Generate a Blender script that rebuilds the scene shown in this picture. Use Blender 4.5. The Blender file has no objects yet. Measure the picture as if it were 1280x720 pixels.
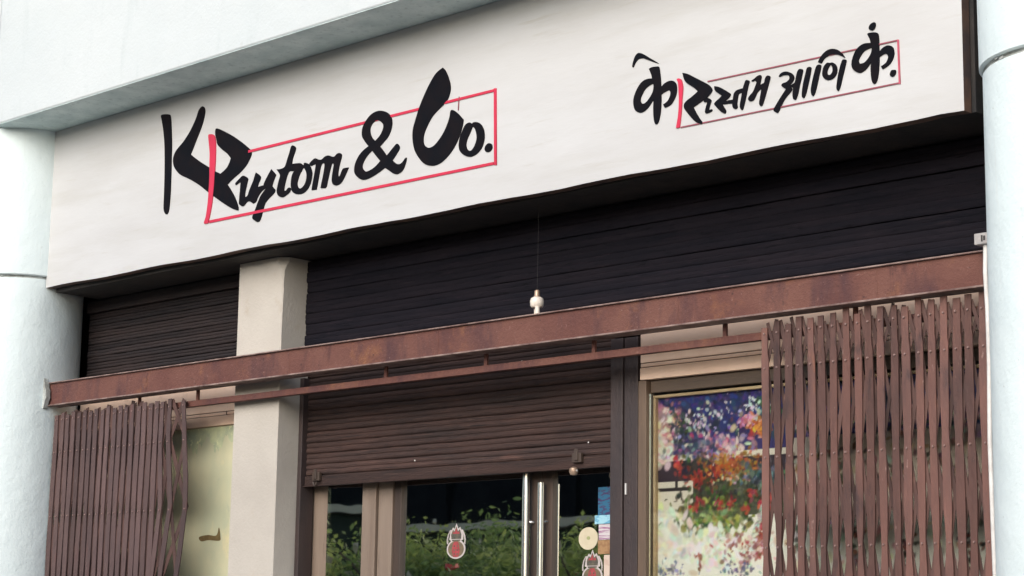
import bpy, bmesh, math, random
import numpy as np
from mathutils import Matrix, Vector
random.seed(7); rng = np.random.default_rng(11)
S = bpy.context.scene
col = S.collection

# ------------------------------------------------------------------ camera
cd = bpy.data.cameras.new('camera'); cam = bpy.data.objects.new('camera', cd); col.objects.link(cam)
cd.sensor_width = 36; cd.lens = 70.3125; cd.clip_start = 0.1; cd.clip_end = 500
cr_, cu_, cf_ = (0.71763716, 0.69625571, 0.01499606), (0.11190656, -0.13654297, 0.98429312), (-0.68736731, 0.70468716, 0.17590389)
cam.matrix_world = Matrix(((cr_[0], cu_[0], -cf_[0], 10.58568), (cr_[1], cu_[1], -cf_[1], -6.71947), (cr_[2], cu_[2], -cf_[2], 1.6), (0, 0, 0, 1)))
S.camera = cam
# ------------------------------------------------------------------ sky and sun (soft hazy daylight from the street side)
SUN_EL, SUN_AZ = math.radians(27), math.radians(-12)      # azimuth to the left of straight-in
W = bpy.data.worlds.new('World'); S.world = W; W.use_nodes = True
nt = W.node_tree; bg = nt.nodes['Background']
sky = nt.nodes.new('ShaderNodeTexSky'); sky.sky_type = 'NISHITA'; sky.sun_disc = False
sky.sun_elevation = SUN_EL; sky.sun_rotation = math.pi + SUN_AZ
sky.air_density = 1.0; sky.dust_density = 2.0; sky.ozone_density = 1.0
nt.links.new(sky.outputs[0], bg.inputs[0]); bg.inputs[1].default_value = 0.12
sl = bpy.data.lights.new('sun', 'SUN'); sun = bpy.data.objects.new('sun', sl); col.objects.link(sun)
sl.energy = 1.5; sl.angle = math.radians(50); sl.color = (1.0, 0.975, 0.94)
d = Vector((math.sin(SUN_AZ)*math.cos(SUN_EL), math.cos(SUN_AZ)*math.cos(SUN_EL), -math.sin(SUN_EL)))
sun.rotation_euler = d.to_track_quat('-Z', 'Y').to_euler(); sun.location = (-8, -10, 12)
S.view_settings.view_transform = 'Standard'; S.view_settings.look = 'None'
S.view_settings.exposure = 0.78; S.view_settings.gamma = 1.0
S.render.resolution_x = 1024; S.render.resolution_y = 576

LETTERS=[
('letter','ink',[[1128,4637,0,1150,4641,0,1203,4632,0,1224,4616,0,1236,4555,0,1249,4451,0,1253,4348,0,1257,4246,0,1258,4145,0,1251,4057,0,1239,4034,0,1226,4030,0,1211,4040,0,1197,4070,0,1195,4155,0,1192,4256,0,1186,4359,0,1175,4463,0,1157,4546,0,1138,4606,0]]),
('letter','ink',[[1525,4622,0,1495,4606,0,1471,4559,0,1422,4495,0,1363,4443,0,1293,4398,0,1270,4363,0,1269,4335,0,1286,4298,0,1340,4250,0,1433,4208,0,1525,4161,0,1617,4103,0,1690,4060,0,1779,4009,0,1849,3974,0,1898,3957,1,1900,3975,0,1871,4028,0,1834,4076,0,1792,4121,1,1838,4146,0,1904,4174,0,1953,4204,0,1984,4237,0,1999,4263,0,1993,4284,0,1955,4314,0,1893,4355,0,1822,4397,0,1751,4433,0,1680,4465,0,1660,4460,0,1661,4432,0,1674,4397,0,1686,4369,0,1732,4332,0,1777,4303,0,1813,4270,1,1801,4244,0,1774,4216,0,1724,4194,1,1679,4214,0,1625,4243,0,1534,4292,0,1469,4331,0,1436,4353,1,1453,4378,0,1481,4424,0,1513,4474,0,1536,4515,0,1551,4557,0,1556,4589,0,1547,4611,0]]),
('red_stem','red',[[1598,4437,0,1615,4442,0,1638,4437,0,1657,4422,0,1670,4381,0,1674,4314,0,1674,4248,0,1671,4183,0,1668,4117,0,1660,4042,0,1647,3979,0,1634,3937,0,1630,3921,1,1598,3922,1,1592,3932,0,1606,3962,0,1616,4016,0,1622,4080,0,1625,4146,0,1625,4201,0,1620,4268,0,1617,4334,0,1606,4391,0]]),
('letter','ink',[[1865,4118,0,1894,4136,0,1926,4151,0,1954,4142,0,1976,4126,0,1972,4108,0,1963,4078,0,1956,4052,0,1955,4025,1,1977,4031,0,1996,4066,0,2021,4104,0,2040,4146,0,2050,4148,0,2089,4118,0,2072,4086,0,2064,4065,1,2090,4068,0,2116,4068,1,2123,4085,0,2153,4122,0,2178,4149,1,2222,4111,1,2203,4080,0,2191,4052,1,2205,4039,0,2219,4025,0,2207,4008,0,2166,3986,0,2136,3963,0,2123,3934,0,2108,3895,0,2095,3873,0,2074,3868,0,2050,3879,0,2028,3895,0,2032,3913,0,2052,3944,0,2066,3970,0,2095,4014,0,2141,4048,1,2120,4044,0,2094,4031,0,2069,4007,0,2055,3985,0,2031,3977,1,2003,3993,0,1979,3996,0,1953,3979,0,1935,3976,0,1912,3987,0,1903,4000,0,1905,4038,0,1909,4079,0,1911,4118,1,1890,4112,0,1869,4106,1]]),
('letter','ink',[[2356,4254,0,2380,4240,0,2382,4225,0,2369,4199,0,2358,4175,0,2355,4151,1,2393,4148,0,2427,4143,0,2451,4126,0,2447,4111,0,2430,4092,0,2387,4106,0,2357,4110,0,2336,4112,0,2320,4095,0,2309,4069,0,2299,4037,0,2297,4012,0,2312,4010,0,2324,4019,0,2341,4022,0,2352,4010,0,2342,3994,0,2318,3984,0,2288,3976,0,2263,3982,0,2242,3995,0,2232,4016,0,2236,4041,0,2246,4073,0,2256,4099,0,2249,4114,0,2233,4131,0,2224,4141,1,2258,4138,0,2288,4142,0,2300,4154,0,2315,4188,0,2330,4219,0,2341,4248,0]]),
('letter','ink',[[2456,4139,0,2476,4137,0,2503,4121,0,2523,4088,0,2527,4058,0,2516,4018,0,2493,3990,0,2461,3974,0,2423,3973,0,2387,3982,0,2361,4001,0,2351,4032,0,2353,4068,0,2362,4094,0,2382,4113,0,2411,4124,0,2441,4123,0,2454,4128,0],[2452,4112,0,2471,4096,0,2481,4070,0,2477,4038,0,2460,4014,0,2434,4003,0,2415,4011,0,2406,4031,0,2411,4056,0,2428,4087,0]]),
('letter','ink',[[2501,4128,0,2519,4141,0,2547,4151,0,2576,4140,0,2601,4136,0,2629,4148,0,2657,4149,0,2690,4137,0,2707,4136,0,2726,4147,0,2746,4148,0,2763,4138,0,2764,4121,0,2753,4093,0,2744,4062,0,2740,4033,0,2746,4019,1,2756,4025,0,2767,4045,0,2782,4059,0,2824,4057,1,2811,4038,0,2789,4006,0,2762,3981,0,2730,3975,0,2706,3982,0,2693,3997,0,2690,4021,0,2696,4059,0,2702,4090,0,2694,4100,0,2684,4093,0,2670,4052,0,2656,4005,0,2648,3979,0,2633,3975,0,2600,3980,1,2607,4007,0,2620,4054,0,2627,4097,0,2623,4111,0,2606,4111,0,2595,4091,0,2585,4049,0,2575,4006,0,2568,3977,1,2527,3979,1,2533,4013,0,2543,4055,0,2552,4098,0,2553,4117,0,2536,4117,0,2516,4114,0]]),
('ampersand','ink',[[3064,4322,0,3107,4307,0,3140,4281,0,3154,4246,0,3148,4208,0,3126,4173,0,3089,4147,0,3065,4131,1,3091,4104,0,3118,4074,1,3138,4087,0,3166,4108,0,3193,4124,0,3212,4110,0,3215,4094,0,3195,4071,0,3163,4041,1,3192,4020,0,3220,4013,0,3243,4022,0,3260,4038,0,3271,4036,0,3264,4009,0,3249,3982,0,3226,3967,0,3199,3963,0,3171,3972,0,3137,3993,0,3107,4011,1,3072,3997,0,3016,3980,0,2969,3972,0,2931,3975,0,2896,3994,0,2873,4018,0,2868,4045,0,2878,4077,0,2906,4112,0,2943,4135,0,2976,4147,1,2946,4177,0,2924,4207,0,2920,4238,0,2930,4266,0,2956,4294,0,2988,4315,0,3026,4324,0],[3037,4275,0,3066,4263,0,3086,4242,0,3082,4216,0,3060,4188,0,3026,4167,1,3003,4187,0,2988,4213,0,2986,4243,0,3004,4266,0],[3004,4119,1,3035,4087,0,3070,4053,1,3038,4032,0,3000,4018,0,2963,4014,0,2940,4028,0,2932,4048,0,2944,4073,0,2969,4098,0]]),
('letter','ink',[[3523,4464,1,3544,4444,0,3567,4403,0,3582,4360,0,3581,4328,0,3565,4294,0,3532,4268,0,3493,4247,0,3454,4221,0,3416,4175,0,3396,4138,0,3393,4106,0,3402,4081,0,3431,4064,0,3465,4066,0,3498,4085,0,3531,4115,0,3558,4151,0,3579,4195,0,3587,4228,0,3606,4228,0,3640,4205,0,3680,4166,1,3675,4135,0,3654,4086,0,3628,4047,0,3590,4009,0,3541,3978,0,3491,3965,0,3445,3969,0,3399,3988,0,3358,4027,0,3327,4072,0,3312,4128,0,3312,4177,0,3328,4223,0,3355,4284,0,3387,4339,0,3431,4400,0,3476,4445,0]]),
('letter','ink',[[3752,4140,0,3779,4136,0,3807,4117,0,3826,4085,0,3830,4045,0,3815,4004,0,3783,3978,0,3740,3968,0,3696,3980,0,3662,4006,0,3650,4039,0,3657,4078,0,3676,4115,0,3697,4139,0,3724,4144,0,3741,4134,1],[3747,4120,1,3766,4099,0,3776,4058,0,3763,4021,0,3739,3999,0,3714,4007,0,3703,4031,0,3710,4061,0,3731,4093,0]]),
('full_stop','ink',[[3863,4016,0,3882,4005,0,3885,3985,0,3866,3972,0,3842,3976,0,3833,3992,0,3842,4009,0]]),
('letter','ink',[[4784,4225,0,4789,4244,0,4800,4268,0,4814,4280,0,4829,4280,0,4851,4270,0,4888,4245,0,4920,4224,0,4942,4208,1,4910,4222,0,4873,4240,0,4848,4251,0,4826,4253,0,4811,4246,0,4798,4231,0,4791,4220,0]]),
('letter','ink',[[4884,4194,1,4902,4198,0,4931,4196,0,4944,4191,0,4950,4166,0,4955,4125,0,4957,4094,1,4975,4107,0,5000,4114,0,5025,4111,0,5043,4095,0,5049,4071,0,5046,4046,0,5032,4020,0,5011,4001,0,4979,3994,1,4969,4011,1,4993,4021,0,5007,4039,0,5012,4058,0,5004,4071,0,4989,4070,0,4971,4065,0,4958,4059,1,4958,4022,0,4955,3983,0,4948,3950,0,4939,3931,0,4929,3926,0,4919,3935,0,4913,3962,0,4911,3996,0,4912,4045,1,4899,4030,0,4878,4011,0,4852,3998,0,4827,3999,0,4805,4012,0,4794,4035,0,4792,4064,0,4801,4091,0,4819,4119,0,4844,4141,0,4874,4148,0,4903,4145,1,4897,4168,0],[4911,4116,0,4892,4116,0,4866,4105,0,4848,4085,0,4836,4064,0,4838,4045,0,4851,4036,0,4870,4041,0,4892,4060,0,4909,4085,0]]),
('red_stem','red',[[5050,4113,0,5064,4114,0,5076,4105,0,5083,4084,0,5085,4061,0,5081,4022,0,5078,3978,0,5073,3933,0,5066,3887,1,5045,3888,1,5048,3901,0,5055,3931,0,5060,3970,0,5062,4015,0,5060,4060,0,5057,4095,0]]),
('letter','ink',[[5081,4137,1,5110,4127,0,5152,4102,0,5200,4073,0,5231,4053,0,5250,4030,0,5245,4015,0,5221,3997,0,5186,3983,0,5144,3966,1,5158,3941,0,5179,3909,0,5196,3887,0,5189,3881,1,5158,3896,0,5124,3930,0,5099,3960,0,5090,3976,0,5092,3992,0,5110,4006,0,5138,4018,0,5169,4035,1,5148,4055,0,5110,4082,0,5096,4096,0,5087,4115,0]]),
('letter','ink',[[5203,3986,0,5224,3995,0,5241,3985,0,5245,3976,0,5236,3955,0,5233,3939,0,5248,3939,0,5248,3930,0,5221,3925,0,5210,3932,0,5214,3953,0,5221,3975,0,5207,3978,0]]),
('letter','ink',[[5262,4041,1,5286,4034,0,5316,4016,0,5342,3998,0,5353,3987,0,5346,3976,0,5328,3966,0,5318,3961,1,5340,3963,0,5365,3961,1,5367,3974,0,5372,3989,0,5384,3999,0,5404,4002,0,5420,4002,1,5425,4015,0,5434,4033,0,5444,4035,0,5456,4027,0,5451,4010,0,5443,3983,0,5435,3952,0,5425,3921,0,5419,3907,0,5411,3907,0,5404,3918,0,5404,3935,0,5410,3960,0,5415,3983,1,5404,3983,0,5396,3978,0,5391,3960,0,5388,3938,0,5390,3921,0,5378,3917,0,5366,3924,0,5362,3936,0,5362,3945,1,5340,3948,0,5320,3949,0,5305,3951,1,5316,3936,0,5327,3916,0,5322,3906,1,5304,3915,0,5284,3933,0,5266,3953,0,5261,3961,0,5270,3970,0,5288,3980,0,5304,3990,1,5288,4002,0,5270,4016,0,5263,4028,0]]),
('letter','ink',[[5467,4027,0,5483,4034,0,5498,4042,0,5514,4044,0,5521,4036,0,5518,4020,0,5512,3999,1,5525,4003,0,5535,4006,0,5539,4020,0,5547,4032,0,5559,4033,0,5568,4024,0,5562,4002,0,5550,3969,0,5538,3936,0,5526,3909,0,5519,3904,0,5511,3909,0,5508,3922,0,5513,3947,0,5521,3981,1,5510,3977,0,5498,3968,0,5488,3952,0,5478,3939,0,5463,3936,0,5451,3942,0,5449,3952,0,5459,3964,0,5475,3977,0,5488,4000,0,5494,4015,0,5485,4024,0,5473,4023,0]]),
('letter','ink',[[5614,4020,0,5624,4030,0,5643,4034,0,5665,4029,0,5685,4016,0,5694,4000,0,5691,3987,0,5679,3975,0,5670,3969,1,5682,3952,0,5678,3941,0,5656,3924,0,5639,3906,0,5625,3885,0,5608,3860,0,5594,3865,0,5584,3874,0,5594,3891,0,5614,3915,0,5637,3941,0,5651,3955,1,5637,3965,0,5627,3976,0,5634,3984,0,5654,3987,0,5668,3996,0,5668,4009,0,5657,4017,0,5637,4019,0,5618,4016,0]]),
('letter','ink',[[5721,4030,0,5731,4029,0,5740,4022,0,5734,3995,0,5722,3956,0,5714,3925,0,5704,3903,0,5696,3900,0,5687,3909,0,5685,3930,0,5688,3953,1,5673,3966,0,5684,3971,0,5697,3977,0,5704,4001,0,5712,4023,0]]),
('letter','ink',[[5767,4030,0,5778,4029,0,5783,4020,0,5777,3991,0,5766,3952,0,5755,3917,0,5746,3901,0,5740,3900,0,5734,3907,0,5734,3930,0,5742,3970,0,5752,4001,0,5760,4025,0]]),
('letter','ink',[[5816,4030,0,5828,4029,0,5834,4021,0,5826,3991,0,5815,3952,0,5804,3917,0,5795,3901,0,5789,3900,0,5782,3910,0,5780,3931,0,5788,3966,0,5799,4001,0,5808,4023,0]]),
('letter','ink',[[5818,4041,1,5827,4056,0,5844,4073,0,5868,4085,0,5895,4085,0,5921,4074,0,5942,4054,0,5955,4034,1,5937,4045,0,5916,4056,0,5889,4060,0,5865,4057,0,5849,4049,0,5836,4033,1]]),
('letter','ink',[[5864,4030,0,5878,4027,0,5894,4025,0,5910,4010,0,5915,3990,0,5909,3969,0,5893,3956,0,5871,3954,0,5853,3961,0,5841,3977,0,5840,3996,0,5848,4017,0],[5883,4017,0,5891,4004,0,5891,3988,0,5882,3976,0,5871,3976,0,5864,3986,0,5868,4002,0,5877,4014,0]]),
('letter','ink',[[5944,4028,0,5960,4024,0,5960,4013,0,5952,3985,0,5940,3947,0,5929,3912,0,5921,3898,0,5913,3902,0,5910,3916,0,5914,3942,0,5922,3977,0,5934,4012,0]]),
('letter_dot','ink',[[6103,4157,0,6109,4146,0,6103,4129,0,6089,4125,0,6077,4132,0,6076,4143,0,6086,4154,0]]),
('letter','ink',[[6068,4114,0,6088,4116,0,6111,4111,0,6121,4101,0,6124,4075,0,6124,4045,0,6125,4026,1,6141,4039,0,6161,4045,0,6181,4040,0,6193,4026,0,6196,4003,0,6188,3980,0,6170,3961,0,6139,3949,1,6131,3962,1,6154,3972,0,6164,3985,0,6167,3999,0,6157,4011,0,6143,4011,0,6124,4003,1,6123,3971,0,6119,3937,0,6113,3911,0,6105,3897,0,6095,3895,0,6087,3906,0,6082,3934,0,6081,3969,0,6084,3991,1,6071,3976,0,6054,3962,0,6031,3955,0,6011,3962,0,5993,3978,0,5987,4000,0,5993,4026,0,6006,4051,0,6027,4069,0,6053,4076,0,6083,4072,1,6078,4092,0],[6087,4049,0,6070,4049,0,6050,4043,0,6032,4026,0,6023,4010,0,6026,3997,0,6040,3993,0,6057,3998,0,6075,4015,0,6085,4031,0]]),
('full_stop','ink',[[6190,3936,0,6201,3933,0,6201,3918,0,6189,3908,0,6176,3913,0,6174,3924,0,6181,3935,0]]),
('frame_line','red',[[1969,4290,1,3888,4284,1,3888,4271,1,1970,4275,1]]),
('frame_line','red',[[1637,3937,1,3896,3916,1,3897,3902,1,1639,3921,1]]),
('frame_line','red',[[3889,4288,1,3907,4285,1,3918,3897,1,3900,3900,1]]),
('thin_frame_line','maroon',[[5224,4073,1,6211,4060,1,6211,4054,1,5224,4067,1]]),
('thin_frame_line','maroon',[[5071,3890,1,6215,3879,1,6215,3873,1,5071,3884,1]]),
('thin_frame_line','dullred',[[6211,4061,1,6219,4059,1,6223,3871,1,6215,3872,1]]),
('crack','maroon',[[3643,4291,1,3648,4290,1,3643,4221,1,3638,4222,1]])]
# ------------------------------------------------------------------ helpers
def srgb(r, g, b):
    f = lambda v: (v/255/12.92) if v/255 <= .04045 else ((v/255+.055)/1.055)**2.4
    return (f(r), f(g), f(b), 1)
def rgba(c): return (c[0], c[1], c[2], 1)
class MB:
    def __init__(s): s.v = []; s.f = []
    def add(s, v, f):
        o = len(s.v); s.v += [tuple(p) for p in v]; s.f += [tuple(i+o for i in q) for q in f]; return s
    def box(s, x0, x1, y0, y1, z0, z1):
        return s.add([(x0,y0,z0),(x1,y0,z0),(x1,y1,z0),(x0,y1,z0),(x0,y0,z1),(x1,y0,z1),(x1,y1,z1),(x0,y1,z1)],
                     [(0,3,2,1),(4,5,6,7),(0,1,5,4),(1,2,6,5),(2,3,7,6),(3,0,4,7)])
    def lathe(s, cx, cy, prof, n=24, cap=True):
        v = []; f = []
        for r, z in prof:
            for k in range(n):
                a = 2*math.pi*k/n; v.append((cx+r*math.cos(a), cy+r*math.sin(a), z))
        m = len(prof)
        for i in range(m-1):
            for k in range(n):
                k2 = (k+1) % n; f.append((i*n+k, i*n+k2, (i+1)*n+k2, (i+1)*n+k))
        if cap: f.append(tuple(range(n-1, -1, -1))); f.append(tuple((m-1)*n+k for k in range(n)))
        return s.add(v, f)
    def tube(s, pts, r, n=8):
        pts = [Vector(p) for p in pts]; v = []; f = []
        for i, p in enumerate(pts):
            t = (pts[min(i+1, len(pts)-1)]-pts[max(i-1, 0)]).normalized()
            a = t.cross(Vector((0, 1, .13))).normalized(); b = t.cross(a)
            rr = r[i] if isinstance(r, (list, tuple)) else r
            for k in range(n):
                q = 2*math.pi*k/n; v.append(p+a*math.cos(q)*rr+b*math.sin(q)*rr)
        for i in range(len(pts)-1):
            for k in range(n):
                k2 = (k+1) % n; f.append((i*n+k, i*n+k2, (i+1)*n+k2, (i+1)*n+k))
        f.append(tuple(range(n-1, -1, -1))); f.append(tuple((len(pts)-1)*n+k for k in range(n)))
        return s.add(v, f)
    def bar(s, pts, w, y0, y1):            # flat bar following (x, z) points, mitred, width w, between y0 and y1
        v = []; f = []
        for i, (x, z) in enumerate(pts):
            x0, z0 = pts[max(i-1, 0)]; x1, z1 = pts[min(i+1, len(pts)-1)]
            dx, dz = x1-x0, z1-z0; L = math.hypot(dx, dz) or 1; ww = w[i] if isinstance(w, list) else w; nx, nz = dz/L*ww/2, -dx/L*ww/2
            v += [(x-nx, y0, z-nz), (x+nx, y0, z+nz), (x+nx, y1, z+nz), (x-nx, y1, z-nz)]
        for i in range(len(pts)-1):
            a = i*4; b = a+4
            for k in range(4): f.append((a+k, a+(k+1) % 4, b+(k+1) % 4, b+k))
        f.append((3, 2, 1, 0)); e = (len(pts)-1)*4; f.append((e, e+1, e+2, e+3))
        return s.add(v, f)
    def mesh(s, name):
        me = bpy.data.meshes.new(name); me.from_pydata(s.v, [], s.f)
        bm = bmesh.new(); bm.from_mesh(me); bmesh.ops.recalc_face_normals(bm, faces=bm.faces); bm.to_mesh(me); bm.free()
        return me
    def build(s, name, m, parent=None, bevel=0, smooth=False, seg=2):
        o = link(name, s.mesh(name), m, parent)
        if smooth:
            for p in o.data.polygons: p.use_smooth = True
            try: o.data.set_sharp_from_angle(angle=math.radians(40))
            except Exception: pass
        if bevel:
            b = o.modifiers.new('bevel', 'BEVEL'); b.width = bevel; b.segments = seg; b.limit_method = 'ANGLE'
        return o
def link(name, me, m, parent=None):
    o = bpy.data.objects.new(name, me); col.objects.link(o)
    if m and not me.materials: me.materials.append(m)
    if parent: o.parent = parent
    return o
def thing(name, label, cat, group=None):
    o = bpy.data.objects.new(name, None); col.objects.link(o); tag(o, label, cat, group); o.empty_display_size = .1; return o
def tag(o, label, cat, group=None):
    o['label'] = label; o['category'] = cat
    if group: o['group'] = group
    return o
def box(name, m, parent, *b, bevel=0): return MB().box(*b).build(name, m, parent, bevel)

# ------------------------------------------------------------------ materials
def mat(name, c, c2=None, scale=3., rough=.6, bump=.15, bscale=60., stretch=(1, 1, 1), spots=None, metallic=0., spec=.5, rand=0., lo=.35, hi=.65, coarse=None):
    m = bpy.data.materials.new(name); m.use_nodes = True; n = m.node_tree.nodes; l = m.node_tree.links
    b = n['Principled BSDF']; b.inputs['Roughness'].default_value = rough; b.inputs['Metallic'].default_value = metallic
    b.inputs['Specular IOR Level'].default_value = spec
    geo = n.new('ShaderNodeNewGeometry'); mp = n.new('ShaderNodeMapping'); mp.inputs['Scale'].default_value = stretch
    l.new(geo.outputs['Position'], mp.inputs['Vector'])
    def noise(sc, det=8, src=None, ro=.6):
        t = n.new('ShaderNodeTexNoise'); t.inputs['Scale'].default_value = sc; t.inputs['Detail'].default_value = det; t.inputs['Roughness'].default_value = ro
        l.new((src or mp).outputs[0], t.inputs['Vector']); return t
    def ramp(src, a, z):
        r = n.new('ShaderNodeMapRange'); r.inputs[1].default_value = a; r.inputs[2].default_value = z; l.new(src, r.inputs[0]); return r.outputs[0]
    def mix(fac, a, bb):
        x = n.new('ShaderNodeMix'); x.data_type = 'RGBA'; l.new(fac, x.inputs[0])
        for s_, q in ((6, a), (7, bb)):
            if isinstance(q, tuple): x.inputs[s_].default_value = rgba(q)
            else: l.new(q, x.inputs[s_])
        return x.outputs[2]
    cur = c
    if c2: cur = mix(ramp(noise(scale).outputs[0], lo, hi), c, c2)
    for sp in (spots or []):
        sc, a, z, cc = sp[:4]
        src = mp
        if len(sp) > 4:
            src = n.new('ShaderNodeMapping'); src.inputs['Scale'].default_value = sp[4]; src.inputs['Location'].default_value = (3.1, 1.7, .3); l.new(geo.outputs['Position'], src.inputs['Vector'])
        cur = mix(ramp(noise(sc, 10, src, .65).outputs[0], a, z), cur, cc)
    if rand:
        oi = n.new('ShaderNodeObjectInfo'); hv = n.new('ShaderNodeHueSaturation')
        l.new(ramp_range(n, l, oi.outputs['Random'], 1-rand, 1+rand), hv.inputs['Value'])
        if isinstance(cur, tuple): hv.inputs['Color'].default_value = rgba(cur)
        else: l.new(cur, hv.inputs['Color'])
        cur = hv.outputs[0]
    if isinstance(cur, tuple): b.inputs['Base Color'].default_value = rgba(cur)
    else: l.new(cur, b.inputs['Base Color'])
    if bump:
        bp = n.new('ShaderNodeBump'); bp.inputs['Strength'].default_value = bump; bp.inputs['Distance'].default_value = .01
        l.new(noise(bscale, 6).outputs[0], bp.inputs['Height']); l.new(bp.outputs[0], b.inputs['Normal'])
        if coarse:
            b2 = n.new('ShaderNodeBump'); b2.inputs['Strength'].default_value = coarse[0]; b2.inputs['Distance'].default_value = .03
            l.new(noise(coarse[1], 4).outputs[0], b2.inputs['Height']); l.new(b2.outputs[0], bp.inputs['Normal'])
    return m
def ramp_range(n, l, src, a, z):
    r = n.new('ShaderNodeMapRange'); r.inputs[3].default_value = a; r.inputs[4].default_value = z; l.new(src, r.inputs[0]); return r.outputs[0]
def glass(name, tint, base, fres, rough=.015):
    m = bpy.data.materials.new(name); m.use_nodes = True; n = m.node_tree.nodes; l = m.node_tree.links; n.remove(n['Principled BSDF'])
    tr = n.new('ShaderNodeBsdfTransparent'); tr.inputs[0].default_value = rgba(tint)
    gl = n.new('ShaderNodeBsdfGlossy'); gl.inputs['Roughness'].default_value = rough; gl.inputs[0].default_value = (.95, .97, .95, 1)
    fr = n.new('ShaderNodeFresnel'); fr.inputs[0].default_value = 1.5
    ma = n.new('ShaderNodeMath'); ma.operation = 'MULTIPLY_ADD'; l.new(fr.outputs[0], ma.inputs[0]); ma.inputs[1].default_value = fres; ma.inputs[2].default_value = base
    geo = n.new('ShaderNodeNewGeometry'); no = n.new('ShaderNodeTexNoise'); no.inputs['Scale'].default_value = 3.5; l.new(geo.outputs['Position'], no.inputs['Vector'])
    bp = n.new('ShaderNodeBump'); bp.inputs['Strength'].default_value = .02; bp.inputs['Distance'].default_value = .02; l.new(no.outputs[0], bp.inputs['Height']); l.new(bp.outputs[0], gl.inputs['Normal'])
    mx = n.new('ShaderNodeMixShader'); l.new(ma.outputs[0], mx.inputs[0]); l.new(tr.outputs[0], mx.inputs[1]); l.new(gl.outputs[0], mx.inputs[2])
    l.new(mx.outputs[0], n['Material Output'].inputs[0]); return m
M = {}
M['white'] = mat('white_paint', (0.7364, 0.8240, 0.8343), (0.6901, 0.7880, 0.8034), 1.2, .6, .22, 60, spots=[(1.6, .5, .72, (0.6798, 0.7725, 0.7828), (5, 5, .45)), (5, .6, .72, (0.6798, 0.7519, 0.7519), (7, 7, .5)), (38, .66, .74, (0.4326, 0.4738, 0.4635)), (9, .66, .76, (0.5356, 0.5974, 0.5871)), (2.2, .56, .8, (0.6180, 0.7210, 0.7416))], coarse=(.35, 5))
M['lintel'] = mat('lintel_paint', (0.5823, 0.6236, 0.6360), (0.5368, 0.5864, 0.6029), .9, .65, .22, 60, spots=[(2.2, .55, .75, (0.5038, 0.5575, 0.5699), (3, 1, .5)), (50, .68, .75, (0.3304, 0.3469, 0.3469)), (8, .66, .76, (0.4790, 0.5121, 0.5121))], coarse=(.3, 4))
M['soffit'] = mat('soffit_mottle', (0.7036, 0.8164, 0.8061), (0.5062, 0.6292, 0.6292), 6, .85, .3, 60, spots=[(26, .55, .75, (0.3832, 0.4857, 0.4857))])  # bluish mottled tone, set apart from the lintel's
M['joint'] = mat('joint_dirt', (.26, .27, .25), (.5, .53, .52), 14, .9, .5, 60)
M['sign'] = mat('sign_vinyl', (0.5574, 0.5613, 0.5678), (0.5125, 0.5111, 0.5121), 1.1, .55, .10, 12, (1, 1, 3.5), spots=[(2.0, .5, .85, (0.4674, 0.4609, 0.4422), (.5, 1, 5)), (3.0, .6, .8, (0.4495, 0.4335, 0.4002), (.8, 1, 9)), (30, .73, .8, (0.4495, 0.4289, 0.3909))], coarse=(.14, .7))
M['ink'] = mat('sign_black', (.005, .0065, .010), (.010, .008, .010), 9, .8, .05, 60, spec=.06)
M['red'] = mat('sign_red', (.60, .018, .065), (.50, .016, .05), 6, .45, .05, 60)
M['maroon'] = mat('sign_maroon', (.22, .06, .075), (.30, .07, .10), 30, .5, .0)
M['dullred'] = mat('sign_dull_red', (.42, .06, .10), (.5, .09, .14), 30, .5, 0)
M['sign_edge'] = mat('sign_edge', (.16, .09, .06), (.07, .05, .05), 9, .7, .3)
M['ceil'] = mat('canopy_ceiling', (0.0384, 0.0320, 0.0288), (0.0192, 0.0192, 0.0205), 5, .85, .4, 40)
M['beige'] = mat('pillar_plaster', (0.5180, 0.4811, 0.4283), (0.4610, 0.4240, 0.3765), 3, .8, .3, 55, spots=[(7, .62, .8, (0.4307, 0.3673, 0.2933)), (45, .70, .78, (0.3415, 0.2887, 0.2253))])
M['cream'] = mat('cream_paint', (0.8897, 0.6587, 0.5086), (0.8241, 0.5815, 0.4314), 4, .65, .2, 50, spots=[(9, .6, .8, (0.5797, 0.3949, 0.2794))])
M['groove'] = mat('groove_dirt', (.13, .08, .055), None, 1, .9, 0)
M['rust'] = mat('rusty_steel', (0.1280, 0.0552, 0.0472), (0.1753, 0.0826, 0.0652), 2.6, .8, .6, 70, spots=[(3.2, .50, .66, (0.0905, 0.0453, 0.0469), (1.5, 1, .5)), (4.5, .58, .72, (0.2380, 0.1073, 0.0598)), (2.2, .60, .70, (0.0732, 0.0360, 0.0375), (2.5, 1, .7)), (60, .62, .72, (0.2948, 0.1840, 0.1602)), (30, .62, .70, (0.0604, 0.0319, 0.0319)), (9, .66, .72, (0.2610, 0.1739, 0.1501), (7, 1, .4))], spec=.2)
M['rust_lip'] = mat('lit_flange', (0.3240, 0.2356, 0.2084), (0.1210, 0.0666, 0.0564), 11, .6, .4, 70)  # paler than the web: lit flange edges put into the colour
M['gate'] = mat('gate_paint', (0.1573, 0.0776, 0.0636), (0.0936, 0.0516, 0.0460), 7, .62, .5, 60, (1, 1, .35), spots=[(14, .58, .70, (0.0596, 0.0370, 0.0370)), (8, .6, .74, (0.1956, 0.0880, 0.0552)), (34, .66, .74, (0.3372, 0.2248, 0.1968))], rand=.3, spec=.3)
M['gate_dark'] = mat('gate_paint_dusty', (0.1142, 0.0718, 0.0681), (0.0798, 0.0528, 0.0528), 5, .66, .5, 60, (1, 1, .35), spots=[(24, .62, .74, (0.0501, 0.0367, 0.0367)), (34, .68, .76, (0.2407, 0.1775, 0.1686)), (7, .6, .74, (0.1467, 0.0653, 0.0609))], rand=.3, spec=.3)
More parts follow.
